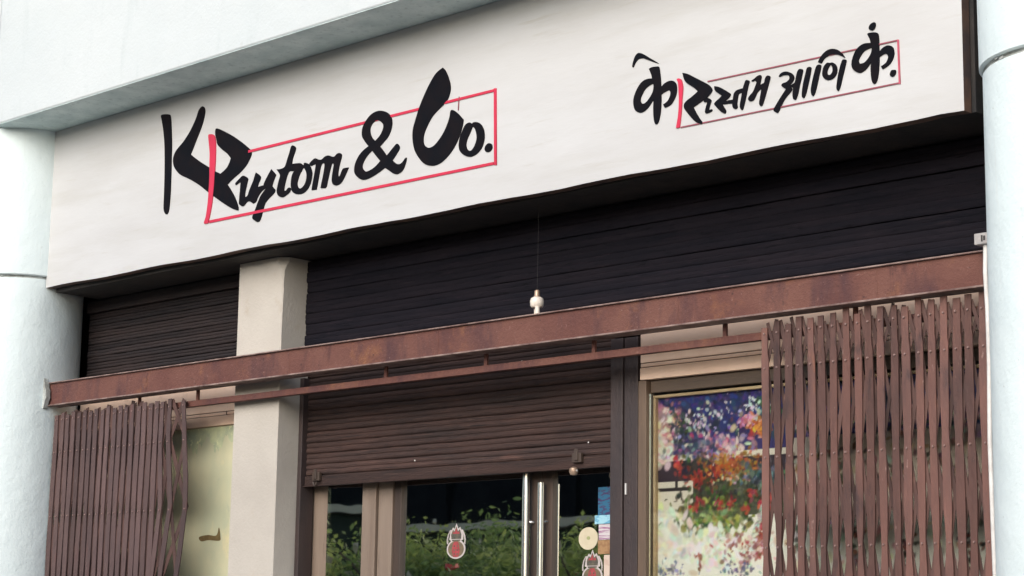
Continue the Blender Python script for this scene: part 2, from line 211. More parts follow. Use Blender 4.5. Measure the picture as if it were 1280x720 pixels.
M['gate_back'] = mat('gate_lattice_shaded', (0.1063, 0.0600, 0.0525), (0.0562, 0.0350, 0.0325), 7, .7, .4, 60, (1, 1, .35), spots=[(16, .6, .72, (0.1875, 0.1000, 0.0813))], rand=.3, spec=.2)  # darker brown puts the shade between pickets into the strips
M['rivet'] = mat('rivet', (.26, .17, .155), None, 1, .5, 0)
M['shut'] = mat('shutter_brown', (0.0650, 0.0364, 0.0306), (0.0365, 0.0246, 0.0230), 2.4, .65, .6, 50, (.6, 1, 5), spots=[(5, .55, .68, (0.0182, 0.0133, 0.0133), (.7, 1, 16)), (9, .58, .7, (0.1039, 0.0618, 0.0493), (.5, 1, 14)), (16, .6, .7, (0.0185, 0.0142, 0.0150)), (45, .72, .77, (0.2741, 0.2067, 0.1646)), (3, .62, .85, (0.1168, 0.0578, 0.0453))], rand=.25, spec=.25)
M['shut_dk'] = mat('shutter_black', (0.0154, 0.0132, 0.0173), (0.0092, 0.0093, 0.0132), 2.5, .8, .4, 40, (.6, 1, 5), spots=[(5, .6, .78, (0.0246, 0.0195, 0.0232), (1, 1, 12)), (18, .58, .68, (0.0062, 0.0063, 0.0082)), (13, .6, .72, (0.0231, 0.0171, 0.0232)), (50, .72, .77, (0.0769, 0.0702, 0.0743))], rand=.3, spec=.03)
M['shut_l'] = mat('shutter_grey_brown', (0.0369, 0.0278, 0.0278), (0.0229, 0.0205, 0.0229), 2.5, .65, .4, 40, (.6, 1, 5), spots=[(5, .58, .78, (0.0491, 0.0344, 0.0311), (1, 1, 12))], rand=.15, spec=.15)
M['guide'] = mat('guide_steel', (.055, .036, .033), (.035, .026, .027), 6, .55, .4, 60, (1, 1, .4))
M['wood'] = mat('frame_wood', (0.2599, 0.2017, 0.1589), (0.1946, 0.1426, 0.1090), 3, .5, .25, 40, (4, 4, .35), spots=[(14, .6, .8, (0.1306, 0.0878, 0.0664), (5, 5, .5))])
M['wood2'] = mat('window_wood', (0.1560, 0.1016, 0.0664), (0.1043, 0.0691, 0.0467), 3, .55, .3, 40, (4, 4, .4), spots=[(20, .6, .75, (0.2544, 0.1776, 0.1200), (4, 4, .6))])
M['headwood'] = mat('head_wood_shaded', (.11, .075, .05), (.06, .042, .03), 3, .6, .3, 40, (.5, 4, 5), spots=[(20, .62, .72, (.25, .18, .12), (.5, 4, 5))])  # darker wood: shade of the recess under the band is in the colour
M['darkwood'] = mat('dark_wood', (.07, .045, .033), (.04, .028, .022), 4, .5, .2, 40, (5, 5, .4))
M['picframe'] = mat('picture_frame_gilt', (.58, .42, .26), (.46, .31, .18), 12, .5, .2)
M['steel'] = mat('handle_steel', (.78, .77, .75), None, 1, .22, 0, metallic=1.)
M['pipe'] = mat('white_conduit', (.78, .77, .75), (.6, .58, .56), 14, .5, .1)
M['boxgrey'] = mat('box_grey', (.42, .40, .39), (.32, .30, .30), 40, .6, .2)
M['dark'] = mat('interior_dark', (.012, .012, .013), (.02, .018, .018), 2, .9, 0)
M['panel'] = mat('green_board', (0.6426, 0.5975, 0.3952), (0.4807, 0.5031, 0.3532), 2.6, .45, .1, 30, (1, 1, .7), spots=[(4, .55, .72, (0.7278, 0.6378, 0.3829)), (6, .62, .72, (0.3871, 0.4246, 0.3197)), (40, .7, .74, (0.7585, 0.7509, 0.6610))])
M['greyish'] = mat('greyish_mottle', (0.3573, 0.4182, 0.2964), (0.5955, 0.6360, 0.3924), 9, .8, .2, spots=[(22, .58, .66, (0.8336, 0.8336, 0.5088))])
M['stain'] = mat('rust_stain', (.10, .065, .02), (.16, .11, .04), 30, .8, .2)
M['cable'] = mat('black_cable', (.03, .028, .026), None, 1, .6, 0)
M['lampw'] = mat('lamp_white', (.80, .74, .66), (.70, .62, .54), 30, .35, 0)
M['lampb'] = mat('lamp_brass', (.42, .30, .22), None, 1, .4, 0, metallic=.5)
M['glass'] = glass('door_glass', (.45, .5, .48), .68, .9)
M['glass_pic'] = glass('window_glass', (.94, .96, .95), .0, 1.0)
M['asphalt'] = mat('asphalt', (.05, .05, .052), (.065, .063, .06), 2, .9, .4, 80)
M['pave'] = mat('paving', (.17, .16, .145), (.13, .12, .11), 2, .85, .3, 40)
M['kerb'] = mat('kerb_stone', (.34, .33, .31), (.27, .26, .24), 4, .85, .3, 40)
M['opp'] = mat('opposite_wall', (.56, .46, .31), (.48, .39, .26), 1, .8, .2, 30)
M['opp_low'] = mat('opposite_low_wall', (.05, .055, .04), (.03, .035, .025), 1, .9, .2, 30, spec=0.)  # wall colour darkened so gaps between mirrored leaves look shaded
M['opp_dark'] = mat('opposite_shaded', (.010, .010, .011), (.016, .016, .016), 2, .9, .1, spec=0.)  # near-black: deep shade of the upper storey put into the colour
M['bark'] = mat('bark', (.12, .085, .06), (.07, .05, .038), 6, .9, .6, 30)
def leafmat(name, a, b_):
    m = mat(name, a, b_, 3.0, .55, 0, lo=.3, hi=.7)
    n = m.node_tree.nodes; l = m.node_tree.links; p = n['Principled BSDF']
    tl = n.new('ShaderNodeBsdfTranslucent'); mx = n.new('ShaderNodeMixShader'); mx.inputs[0].default_value = .5
    l.new(p.inputs['Base Color'].links[0].from_socket, tl.inputs[0]); l.new(p.outputs[0], mx.inputs[1]); l.new(tl.outputs[0], mx.inputs[2]); l.new(mx.outputs[0], n['Material Output'].inputs[0])
    return m
M['leaf'] = leafmat('leaves_green', (0.2400, 0.3240, 0.0720), (0.3840, 0.3960, 0.1320))
M['leaf2'] = leafmat('leaves_dark', (0.1170, 0.1950, 0.0520), (0.2600, 0.3120, 0.1040))
M['petal'] = mat('petal_red', (.65, .05, .03), None, 1, .5, 0)

# ------------------------------------------------------------------ the ground
def struct(o): o['kind'] = 'structure'; return o
struct(box('ground', M['asphalt'], None, -150, 150, -150, 120, -.6, -.16))
struct(box('road', M['asphalt'], None, -90, 90, -9.6, -2.6, -.155, -.15))
struct(box('pavement', M['pave'], None, -90, 90, -2.45, .30, -.15, 0))
struct(box('kerb', M['kerb'], None, -90, 90, -2.6, -2.452, -.15, .01, bevel=.02))
struct(MB().box(-90, 90, -14.5, -9.752, -.15, -.01).build('pavement', M['pave']))
struct(MB().box(-90, 90, -9.75, -9.6, -.15, .0).build('kerb', M['kerb'], bevel=.02))

# ------------------------------------------------------------------ the shop building
ZS, ZC = 4.737, 3.712            # soffit of the lintel, ceiling behind the sign
B = thing('shop_building', 'white shop building with a broad lintel on two round columns', 'building')
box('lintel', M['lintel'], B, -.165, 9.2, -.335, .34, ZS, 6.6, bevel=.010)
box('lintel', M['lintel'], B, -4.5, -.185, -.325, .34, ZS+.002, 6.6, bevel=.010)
box('soffit', M['soffit'], B, -.163, 9.2, -.331, .05, ZS-.004, ZS-.0005)
for cx in (-.385, 7.005):
    R0 = .385
    MB().lathe(cx, .07, [(R0+.012, 0), (R0, .02), (R0, 1.2), (R0, 2.4), (R0, 3.786), (R0-.004, 3.790)], 96).build('column', M['white'], B, smooth=True)
    MB().lathe(cx, .07, [(R0-.005, 3.790), (R0-.010, 3.80), (R0-.003, 3.806)], 96).build('column_joint', M['joint'], B, smooth=True)
    ch_ = MB()
    for k in range(18):
        a_ = random.uniform(math.pi*.9, math.pi*2.1); w2 = random.uniform(.004, .016); z_ = 3.798+random.uniform(-.004, .006); r2 = R0+.0012
        ch_.add([(cx+r2*math.cos(a_+da/R0), .07+r2*math.sin(a_+da/R0), z_+dz) for da, dz in ((-w2, 0), (-w2*.3, -random.uniform(.002, .007)), (w2, -.001), (w2*.4, .006))], [(0, 1, 2, 3)])
    ch_.build('joint_chips', M['joint'], B)['kind'] = 'stuff'
    MB().lathe(cx, .07, [(R0+.006, 3.806), (R0+.013, 3.812), (R0+.014, 4.2), (R0+.014, ZS-.005)], 96).build('column', M['white'], B, smooth=True)
# ceiling box behind the sign board
box('canopy_ceiling', M['ceil'], B, .02, 6.53, .062, .62, ZC, ZS-.004)
box('canopy_side', M['ceil'], B, 6.532, 7.0, .30, .62, 3.0, ZS-.006)
# pillar, with chipped front right arris
pv = MB(); zs = [0, .6, 1.2, 1.8, 2.4, 2.8, 3.05, 3.2, 3.3, 3.38, 3.43, 3.48, 3.52, 3.56, 3.60, 3.63, 3.66, 3.685, 3.709]
X0, X1, Y0, Y1 = 1.672, 2.064, .20, .40
ring = []
for i, z in enumerate(zs):
    ch = .003+.002*random.random()
    if z > 3.4: ch += random.choice([.002, .006, .011])
    if z > 3.62: ch += (z-3.62)*.55
    ring.append([(X0+.002, Y0), (X0, Y0+.003), (X0, Y1), (X1, Y1), (X1, Y0+ch*.8), (X1-ch, Y0)])
v = [(x, y, z) for r_, z in zip(ring, zs) for x, y in r_]; f = []
for i in range(len(zs)-1):
    for k in range(6): f.append((i*6+k, i*6+(k+1) % 6, i*6+6+(k+1) % 6, i*6+6+k))
f.append((5, 4, 3, 2, 1, 0)); f.append(tuple((len(zs)-1)*6+k for k in range(6)))
pv.add(v, f).build('pillar', M['beige'], B)
# walls at the sides of the openings
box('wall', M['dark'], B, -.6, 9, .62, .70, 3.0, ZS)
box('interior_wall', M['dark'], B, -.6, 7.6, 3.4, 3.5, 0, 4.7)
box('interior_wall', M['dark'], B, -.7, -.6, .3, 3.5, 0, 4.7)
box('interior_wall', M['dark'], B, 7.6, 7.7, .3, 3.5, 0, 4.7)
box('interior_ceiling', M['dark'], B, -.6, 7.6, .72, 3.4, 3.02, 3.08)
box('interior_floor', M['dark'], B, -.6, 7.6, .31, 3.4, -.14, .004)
# cream header bands with two dirty grooves (left and right bay)
def header(x0, x1, y):
    box('header_band', M['cream'], B, x0, x1, y, y+.2, 2.907, 3.10, bevel=.002)
    box('groove', M['groove'], B, x0+.001, x1-.001, y+.006, y+.19, 2.903, 2.907)
    box('header_band', M['cream'], B, x0, x1, y+.001, y+.2, 2.887, 2.903, bevel=.002)
    box('groove', M['groove'], B, x0+.001, x1-.001, y+.006, y+.19, 2.883, 2.887)
    box('header_band', M['cream'], B, x0, x1, y-.004, y+.2, 2.826, 2.883, bevel=.003)
header(-.1, 1.668, .36); header(4.555, 6.75, .33)
box('groove', M['groove'], B, 1.395, 1.400, .3585, .37, 2.835, 2.907)

# ------------------------------------------------------------------ sign board and its lettering
SG = thing('sign_board', 'long cream shop sign with black and red brush lettering between the columns', 'sign')
n = 60; vv = []; ff = []
for i in range(n+1):
    x = 6.513*i/n; sag = .004*math.sin(x*2.3)+.003*math.sin(x*5.1+1)
    zb = 3.736-.028*(i/n)+(.003*math.sin(x*7)+.002*random.random() if 0 < i < n else 0)
    xl = x if i else -.0
    vv += [(xl if i else 0.0, 0, zb), (xl if i else -.04, 0, ZS-.006), (xl, .055, zb), (xl, .055, ZS-.006)]
for i in range(n):
    a = i*4; b = a+4
    ff += [(a, b, b+1, a+1), (a+2, a+3, b+3, b+2), (a, a+2, b+2, b), (a+1, b+1, b+3, a+3)]
ff += [(0, 1, 3, 2), (n*4, n*4+2, n*4+3, n*4+1)]
pnl = MB().add(vv, ff).build('panel', M['sign'], SG); pnl.data.materials.append(M['sign_edge'])
for p in pnl.data.polygons:
    if p.normal.y > -.7: p.material_index = 1
def cr_spline(pts, sub=5):                 # closed Catmull-Rom; a point flagged 1 stays a sharp corner
    P = [(a, b) for a, b, c in pts]; C_ = [c for a, b, c in pts]; m = len(P); out = []
    for i in range(m):
        p0, p1, p2, p3 = P[i-1], P[i], P[(i+1) % m], P[(i+2) % m]
        t1 = (0, 0) if C_[i] else ((p2[0]-p0[0])/2, (p2[1]-p0[1])/2)
        t2 = (0, 0) if C_[(i+1) % m] else ((p3[0]-p1[0])/2, (p3[1]-p1[1])/2)
        if C_[i] and C_[(i+1) % m]: out.append(p1); continue
        for k in range(sub):
            t = k/sub; h1 = 2*t**3-3*t*t+1; h2 = t**3-2*t*t+t; h3 = -2*t**3+3*t*t; h4 = t**3-t*t
            out.append((h1*p1[0]+h2*t1[0]+h3*p2[0]+h4*t2[0], h1*p1[1]+h2*t1[1]+h3*p2[1]+h4*t2[1]))
    return out
def flat(name, rings, m, parent, y, thick):      # a flat cut-out (with holes) lying in the plane y, thick towards the street
    cu = bpy.data.curves.new(name, 'CURVE'); cu.dimensions = '2D'; cu.fill_mode = 'BOTH'; cu.extrude = thick/2
    for r_ in rings:
        sp = cu.splines.new('POLY'); sp.points.add(len(r_)-1); sp.use_cyclic_u = True
        for q, (x, z) in zip(sp.points, r_): q.co = (x, z, 0, 1)
    tmp = bpy.data.objects.new('tmp', cu); me = bpy.data.meshes.new_from_object(tmp)
    bpy.data.objects.remove(tmp); bpy.data.curves.remove(cu)
    me.transform(Matrix(((1, 0, 0, 0), (0, 0, -1, y-thick/2), (0, 1, 0, 0), (0, 0, 0, 1)))); me.name = name
    me.materials.clear()
    return link(name, me, m, parent)
for name, mk, rings in LETTERS:
    rs = []
    for r_ in rings:
        pts = [(r_[i]/1000, r_[i+1]/1000, r_[i+2]) for i in range(0, len(r_), 3)]
        rs.append(cr_spline(pts))
    th = {'ink': .0040, 'red': .0030, 'maroon': .0030, 'dullred': .003}[mk]
    if name == 'red_stem': th = .0055
    th += len(pnl.children)*.00004
    flat(name, rs, M[mk], pnl, -.0002, th)

# ------------------------------------------------------------------ steel beam, rail and hangers over the gates
BM = thing('steel_beam', 'rusty brown steel beam spanning between the round columns above the gates', 'beam')
ZB0, ZB1 = 3.004, 3.150
MB().box(-.05, 6.68, .064, .09, ZB0+.008, ZB1-.007).build('web', M['rust'], BM)
fl = MB().box(-.05, 6.68, .050, .150, ZB1-.007, ZB1); fl.build('top_flange', M['rust_lip'], BM, bevel=.002)
MB().box(-.05, 6.68, .050, .150, ZB0, ZB0+.008).build('bottom_flange', M['rust_lip'], BM, bevel=.002)
MB().box(-.05, 6.68, .132, .166, 2.912, 2.946).build('rail', M['rust'], BM, bevel=.002)
for x in (.84, 1.404, 2.993, 3.72, 4.429, 5.201, 5.886):
    MB().box(x-.010, x+.010, .140, .152, 2.946, ZB0).build('hanger', M['rust'], BM)
for x in (1.02, 2.31, 3.46, 5.0, 6.05):
    MB().bar([(x+random.uniform(-.004, .004), ZB0+.008+.131*k/6) for k in range(7)], .007, .0615, .066).build('weld_seam', M['rust'], BM, bevel=.002, seg=1)
# broken plaster round the beam ends
def ragged(cx, cz, rx, rz, n=26):
    return [(cx+rx*math.cos(2*math.pi*k/n)*random.uniform(.75, 1.15), cz+rz*math.sin(2*math.pi*k/n)*random.uniform(.86, 1.1)) for k in range(n)]
flat('broken_plaster', [ragged(-.005, 3.075, .036, .092)], M['joint'], BM, .052, .03)
flat('broken_plaster', [ragged(6.622, 3.075, .030, .10)], M['pipe'], BM, .040, .03)
# ------------------------------------------------------------------ roller shutters: each lath an object of its own
def lath_mesh(name, L, h, bulge):
    m_ = MB(); v = []; f = []
    prof = [(.007, -.002), (.001, 0), (-bulge*.7, h*.10), (-bulge, h*.24), (-bulge*.75, h*.40), (-bulge*.10, h*.50), (-bulge*.65, h*.60), (-bulge*.8, h*.74), (-bulge*.5, h*.88), (0, h*.95), (.009, h)]
    m = len(prof)
    ns = 24                                     # long laths sag and dent a little
    for s_ in range(ns+1):
        dz = random.uniform(-.0014, .0014); dy = random.choice([0, 0, 0, .002, -.001])
        for y, z in prof: v.append((L*s_/ns, y+dy, z+dz))
    for s_ in range(ns):
        for k in range(m-1): f.append((s_*m+k, s_*m+m+k, s_*m+m+k+1, s_*m+k+1))
    me = m_.add(v, f).mesh(name)
    return me
def shutter(label, x0, x1, y, z0, z1, h, m, jit=.0, bulge=.006):
    t = thing('roller_shutter', label, 'shutter')
    mes = [lath_mesh('slat', x1-x0, h, bulge) for _ in range(4)]
    for me in mes: me.materials.append(m)
    k = 0
    while z0+k*h < z1-.01:
        o = link('slat', mes[k % 4], None, t); o.location = (x0, y+random.uniform(-jit, jit), z0+k*h); o.rotation_euler = (random.uniform(-.03, .03), random.uniform(-.0012, .0012), 0)
        k += 1
    return t
t = shutter('dark grey-brown roller shutter left of the beige pillar, above the beam', -.1, 1.668, .40, 3.112, 3.63, .040, M['shut_l'], .002)
box('shutter_box', M['shut_l'], t, -.1, 1.668, .37, .46, 3.63, 3.706, bevel=.006)
t = shutter('wide black roller shutter under the sign, right of the pillar', 2.068, 6.75, .37, 3.105, 3.70, .0595, M['shut_dk'], .003, .0025)
t = shutter('brown roller shutter half lowered over the glass doors', 2.10, 4.352, .385, 2.500, 3.09, .060, M['shut'], .003, .007)
box('bottom_bar', M['shut'], t, 2.10, 4.352, .372, .392, 2.444, 2.497, bevel=.003)
box('bottom_lip', M['shut'], t, 2.10, 4.352, .360, .392, 2.438, 2.4435, bevel=.001)
for x in (2.215, 4.135):
    lk = MB().box(x-.030, x+.030, .352, .3715, 2.466, 2.512); lk.box(x-.012, x+.012, .346, .3515, 2.475, 2.53); lk.build('lock_hasp', M['darkwood'], t, bevel=.004)
pk = MB().lathe(4.119, .352, [(.004, 2.405), (.016, 2.408), (.022, 2.422), (.020, 2.438), (.008, 2.446)], 16).build('padlock', M['lampb'], t, smooth=True)
MB().tube([(4.119+.020*math.cos(a), .352, 2.440+.026*math.sin(a)) for a in [math.pi*k/10 for k in range(-1, -10, -1)]], .0065, 8).build('padlock_shackle', M['pipe'], pk, smooth=True)
MB().tube([(2.215+.014*math.cos(a), .350, 2.470+.03*math.sin(a)) for a in [math.pi*k/10 for k in range(-1, -10, -1)]], .006, 8).build('pull_ring', M['darkwood'], t, smooth=True)
for x, z in ((2.989, 2.537), (4.2, 2.56), (3.75, 2.99)):
    MB().lathe(x, .366, [(.0, z-.004), (.0035, z-.003), (.0035, z+.003), (0, z+.004)], 10, cap=False).build('bolt', M['pipe'], t, smooth=True)
box('guide_rail', M['guide'], t, 2.066, 2.098, .345, .44, .0, 3.04, bevel=.003)
box('guide_rail', M['guide'], t, 4.356, 4.432, .345, .44, .0, 3.04, bevel=.004)
box('guide_rail', M['guide'], t, 4.436, 4.520, .352, .45, .0, 3.04, bevel=.004)
box('slide_bolt', M['pipe'], t, 4.452, 4.458, .342, .351, 2.30, 2.352)

# ------------------------------------------------------------------ collapsible gates
def gate(label, xs, wid, nodes, m, tops, end_paths=None, ys=.098, lean=0., wl=.024, wave=None):
    t = thing('collapsible_gate', label, 'gate')
    N = len(xs); end_paths = end_paths or {}
    zlev = [.05]+sorted(nodes)
    def xat(i, z):
        if i in end_paths:
            P = end_paths[i]
            if z >= P[0][1]: return P[0][0]
            for (xa, za), (xb, zb) in zip(P, P[1:]):
                if zb <= z <= za: return xa+(xb-xa)*(za-z)/(za-zb)
            return P[-1][0]
        return xs[i]+lean*(2.9-z)+off[i]*math.sin(z*6+ph[i])
    off = [random.uniform(.001, .0032) for _ in xs]; ph = [random.uniform(0, 6) for _ in xs]
    for i in range(N):
        zt = tops(i); dy = random.uniform(-.0018, .0012)
        zz = [zt-(zt-1.5)*k/64 for k in range(65)]+[1.5-1.45*k/12 for k in range(1, 13)]
        wd = wid*random.uniform(.9, 1.06); am = [random.uniform(.35, 1.25) for _ in range(12)]; jn = random.uniform(-.03, .03)
        ws = [wd-sum(a_*q_*math.exp(-((z-zn-jn)/s_)**2) for (zn, q_, s_), a_ in zip(wave or [], am))-(.007 if (wave and z > 2.83) else 0) for z in zz]
        MB().bar([(xat(i, z), z) for z in zz], ws, ys+dy, ys+dy+.006).build('picket', m, t)
    for i in range(N-1):
        jz = random.uniform(-.02, .02)
        for layer in (0, 1):
            pts = []
            for k, z in enumerate(sorted(nodes, reverse=True)):
                j = i+((k+layer) % 2); pts.append((xat(j, z+jz), z+jz))
            q = []                                 # straight strips between pivots
            for a, b in zip(pts, pts[1:]): q += [a]
            q.append(pts[-1]); q[0] = (q[0][0]+(.010 if layer == 0 else -.010), q[0][1]+random.uniform(.018, .05))
            y = ys+.0085+layer*.0036
            MB().bar(q, wl*random.uniform(.8, 1.1), y, y+.003).build('lattice_strip', M['gate_back'], t)
    rv = MB()
    for i in range(N):
        for z in nodes:
            if z > 1.2: 
                x = xat(i, z)+random.uniform(-.004, .004); r = .0042
                rv.add([(x+r*math.cos(a), ys-.006, z+r*math.sin(a)) for a in [math.pi*k/3 for k in range(6)]]+[(x+1.4*r*math.cos(a), ys+.003, z+1.4*r*math.sin(a)) for a in [math.pi*k/3 for k in range(6)]],
                       [(5, 4, 3, 2, 1, 0)]+[(k, (k+1) % 6, 6+(k+1) % 6, 6+k) for k in range(6)])
    o = rv.build('rivets', M['rivet'], t); o['kind'] = 'stuff'
    return t
xr = [5.455+.0585*i+random.uniform(-.0045, .0045) for i in range(19)]
gate('brown folding metal gate pushed to the right, in front of the flower picture', xr, .0375, [.28, .62, .96, 1.32, 1.66, 2.02, 2.40, 2.78, 2.93],
     M['gate'], lambda i: 2.970+(.010 if i % 2 else -.004)+random.uniform(-.012, .012)+.0014*i, wl=.0185, wave=[(2.00, .012, .085), (2.43, .008, .045), (1.62, .012, .08)])
xl_ = [.045+.0610*i+random.uniform(-.003, .003) for i in range(18)]+[1.150, 1.235, 1.352]
ends = {18: [(1.130, 2.93), (1.125, 2.7), (1.150, 2.36), (1.118, 2.1), (1.085, 1.9), (1.10, 1.4), (1.1, .05)],
        19: [(1.205, 2.93), (1.200, 2.75), (1.250, 2.36), (1.205, 2.1), (1.170, 1.9), (1.2, 1.4), (1.19, .05)],
        20: [(1.335, 2.93), (1.352, 2.75), (1.383, 2.5), (1.388, 2.33), (1.350, 2.05), (1.32, 1.9), (1.36, 1.4), (1.33, .05)]}
gate('dusty dark brown folding metal gate bunched beside the left column, its last bars splayed', xl_, .043, [.30, .72, 1.12, 1.52, 1.92, 2.33, 2.72, 2.92],
     M['gate_dark'], lambda i: 2.955+(.008 if i % 2 else -.006)+random.uniform(-.005, .005), ends, lean=-.012, wl=.036, wave=[(2.33, .006, .07), (1.92, .006, .07), (2.72, .006, .06)])

# ------------------------------------------------------------------ left bay: stained green board behind the gate
t = thing('green_board', 'stained yellow-green board in the left bay behind the dusty gate', 'board')
box('board', M['panel'], t, -.1, 1.668, .374, .41, .0, 2.8235)
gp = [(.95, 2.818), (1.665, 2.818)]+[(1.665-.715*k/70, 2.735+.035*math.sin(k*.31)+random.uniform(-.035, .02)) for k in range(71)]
flat('greyish_patch', [gp], M['greyish'], t, .3738, .0008)  # ragged greyish patch along the top edge of the board
flat('stain', [cr_spline([(1.17, 2.19, 0), (1.25, 2.20, 0), (1.33, 2.195, 0), (1.352, 2.24, 0), (1.368, 2.19, 0), (1.36, 2.165, 0), (1.26, 2.17, 0), (1.19, 2.165, 0)])], M['stain'], t, .3735, .0012)

# ------------------------------------------------------------------ glass shop doors
def frame(name, t, x0, x1, y0, y1, z0, z1, m): return box(name, m, t, x0, x1, y0, y1, z0, z1, bevel=.004)
t = thing('door_surround', 'beige wooden door frame with a fixed glass side light beside the pillar', 'door frame')
frame('jamb', t, 1.985, 2.045, 1.0*.445, .53, 0, 2.95, M['wood']); frame('jamb', t, 2.047, 2.225, .452, .53, 0, 2.95, M['wood'])
frame('mullion', t, 2.492, 2.600, .45, .53, 0, 2.95, M['wood'])
frame('head', t, 1.985, 4.40, .54, .60, 2.90, 2.99, M['wood'])
MB().add([(2.225, .436, .12), (2.492, .474, .12), (2.492, .480, .12), (2.225, .442, .12), (2.225, .436, 2.9), (2.492, .474, 2.9), (2.492, .480, 2.9), (2.225, .442, 2.9)], [(0, 3, 2, 1), (4, 5, 6, 7), (0, 1, 5, 4), (1, 2, 6, 5), (2, 3, 7, 6), (3, 0, 4, 7)]).build('pane', M['glass'], t)
frame('bottom_rail', t, 2.227, 2.490, .45, .53, 0, .12, M['wood'])
frame('end_stile', t, 4.33, 4.39, .465, .53, 0, 2.95, M['darkwood'])
t = thing('glass_door', 'glass door leaf with the emblem sticker, left of the steel handles', 'door')
frame('stile', t, 2.606, 2.716, .465, .53, .01, 2.89, M['wood']); frame('stile_edge', t, 2.718, 2.775, .475, .53, .01, 2.89, M['darkwood'])
frame('stile', t, 3.716, 3.80, .475, .53, .01, 2.89, M['darkwood'])
box('pane', M['glass'], t, 2.775, 3.716, .496, .502, .1, 2.80); frame('bottom_rail', t, 2.777, 3.714, .475, .53, .01, .13, M['wood']); frame('top_rail', t, 2.777, 3.714, .475, .53, 2.78, 2.89, M['darkwood'])
hd = MB().tube([(3.722, .44, z) for z in (.7, 1.2, 1.8, 2.3, 2.452)], .019, 14).build('handle', M['steel'], t, smooth=True)
for z in (.85, 2.2): MB().tube([(3.722, .44, z), (3.745, .476, z)], .010, 8).build('handle_bracket', M['steel'], hd, smooth=True)
t = thing('glass_door', 'dark glass door leaf covered with stickers and notes, beside the shutter guide', 'door')
frame('stile', t, 3.802, 3.866, .475, .53, .01, 2.89, M['darkwood'])
box('pane', M['glass'], t, 3.866, 4.328, .496, .502, .1, 2.80); frame('bottom_rail', t, 3.868, 4.326, .475, .53, .01, .13, M['wood']); frame('top_rail', t, 3.868, 4.326, .475, .53, 2.78, 2.89, M['darkwood'])
hd = MB().tube([(3.822, .44, z) for z in (.7, 1.2, 1.8, 2.3, 2.39)], .016, 14).build('handle', M['steel'], t, smooth=True)
for z in (.85, 2.2): MB().tube([(3.822, .44, z), (3.835, .476, z)], .010, 8).build('handle_bracket', M['steel'], hd, smooth=True)
# stickers and papers on the glass
M['st_white'] = mat('sticker_white', (.50, .45, .43), None, 1, .5, 0); M['st_red'] = mat('sticker_red', (.42, .06, .07), (.25, .05, .05), 60, .5, 0)
M['st_dark'] = mat('sticker_dark', (.06, .06, .05), (.16, .13, .09), 60, .5, 0)
M['st_olive'] = mat('sticker_olive', (.11, .10, .07), (.20, .14, .08), 50, .5, 0)
def ell(cx, cz, rx, rz, n=20, a0=0): return [(cx+rx*math.cos(a0+2*math.pi*k/n), cz+rz*math.sin(a0+2*math.pi*k/n)) for k in range(n)]
def emblem(cx, cz, s, label):
    t = thing('emblem_sticker', label, 'sticker')
    T = lambda P: [(cx+x*s, cz+z*s) for x, z in P]
    body = ell(0, -.36, .82, .60, 26)
    out = [(-.30, .10), (-.62, .22), (-.56, .50), (-.50, .84), (-.42, .80), (-.30, .98), (-.16, .88), (0, 1.22), (.16, .88), (.32, 1.0), (.42, .80), (.52, .84), (.60, .50), (.62, .22), (.30, .10)]
    flat('backing', [T(body)], M['st_white'], t, .4955, .0010)
    flat('backing', [T(out)], M['st_white'], t, .4956, .0007)
    flat('body_disc', [T(ell(0, -.36, .70, .50, 24))], M['st_olive'], t, .4944, .0006)
    flat('centre_motif', [T([(-.22, -.84), (.22, -.84), (.36, -.5), (.28, -.1), (.16, .10), (-.16, .10), (-.28, -.1), (-.36, -.5)])], M['st_red'], t, .4937, .0005)
    for k in range(3):
        for s_ in (-1, 1): flat('motif_dot', [T(ell(s_*.13, -.66+k*.24, .06, .07, 8))], M['st_dark'], t, .4931, .0004)
    flat('waist_band', [T([(-.34, .12), (.34, .12), (.38, .22), (-.38, .22)])], M['st_dark'], t, .4948, .0006)
    flat('crown', [T([(-.42, .26), (.42, .26), (.46, .52), (.38, .70), (.30, .86), (.15, .74), (0, 1.05), (-.15, .74), (-.29, .84), (-.38, .70), (-.46, .52)])], M['st_dark'], t, .4948, .0006)
    flat('crown_motif', [T([(-.30, .58), (.30, .58), (.26, .74), (.13, .66), (0, .94), (-.13, .66), (-.26, .72)])], M['st_red'], t, .4941, .0005)
    for s_ in (-1, 1): MB().tube([(cx+s_*a_*s, .4945, cz+z_*s) for a_, z_ in ((.52, .80), (.70, .52), (.78, .20), (.76, -.05))], .0032, 6).build('side_ribbon', M['st_white'], t)
emblem(3.176, 2.112, .083, 'crowned red and white emblem sticker on the glass left of the handles')
emblem(4.116, 1.962, .080, 'crowned red and white emblem sticker under the round cream disc')
M['disc'] = mat('disc_cream', (.62, .55, .40), (.55, .48, .34), 20, .6, .1)
o = flat('round_sticker', [ell(4.088, 2.113, .062, .054, 28)], M['disc'], None, .4955, .0014); tag(o, 'round cream disc stuck on the dark glass door', 'sticker')
flat('disc_mark', [ell(4.09, 2.115, .012, .009, 8)], mat('disc_mark', (.32, .34, .16), None, 1, .6, 0), o, .4940, .0006)
def note(label, x0, x1, z0, z1, y, c, c2, sc, st):
    q = MB().add([(x0, y, z0), (x1, y, z0+.002), (x1, y, z1+.001), (x0, y, z1), (x0, y+.0012, z0), (x1, y+.0012, z0+.002), (x1, y+.0012, z1+.001), (x0, y+.0012, z1)], [(0, 1, 2, 3), (7, 6, 5, 4), (0, 4, 5, 1), (1, 5, 6, 2), (2, 6, 7, 3), (3, 7, 4, 0)])
    o = q.build('paper_note', mat('note_print', c, c2, sc, .55, 0, stretch=st, lo=.5, hi=.56)); tag(o, label, 'paper', 'papers stuck on the dark glass door')
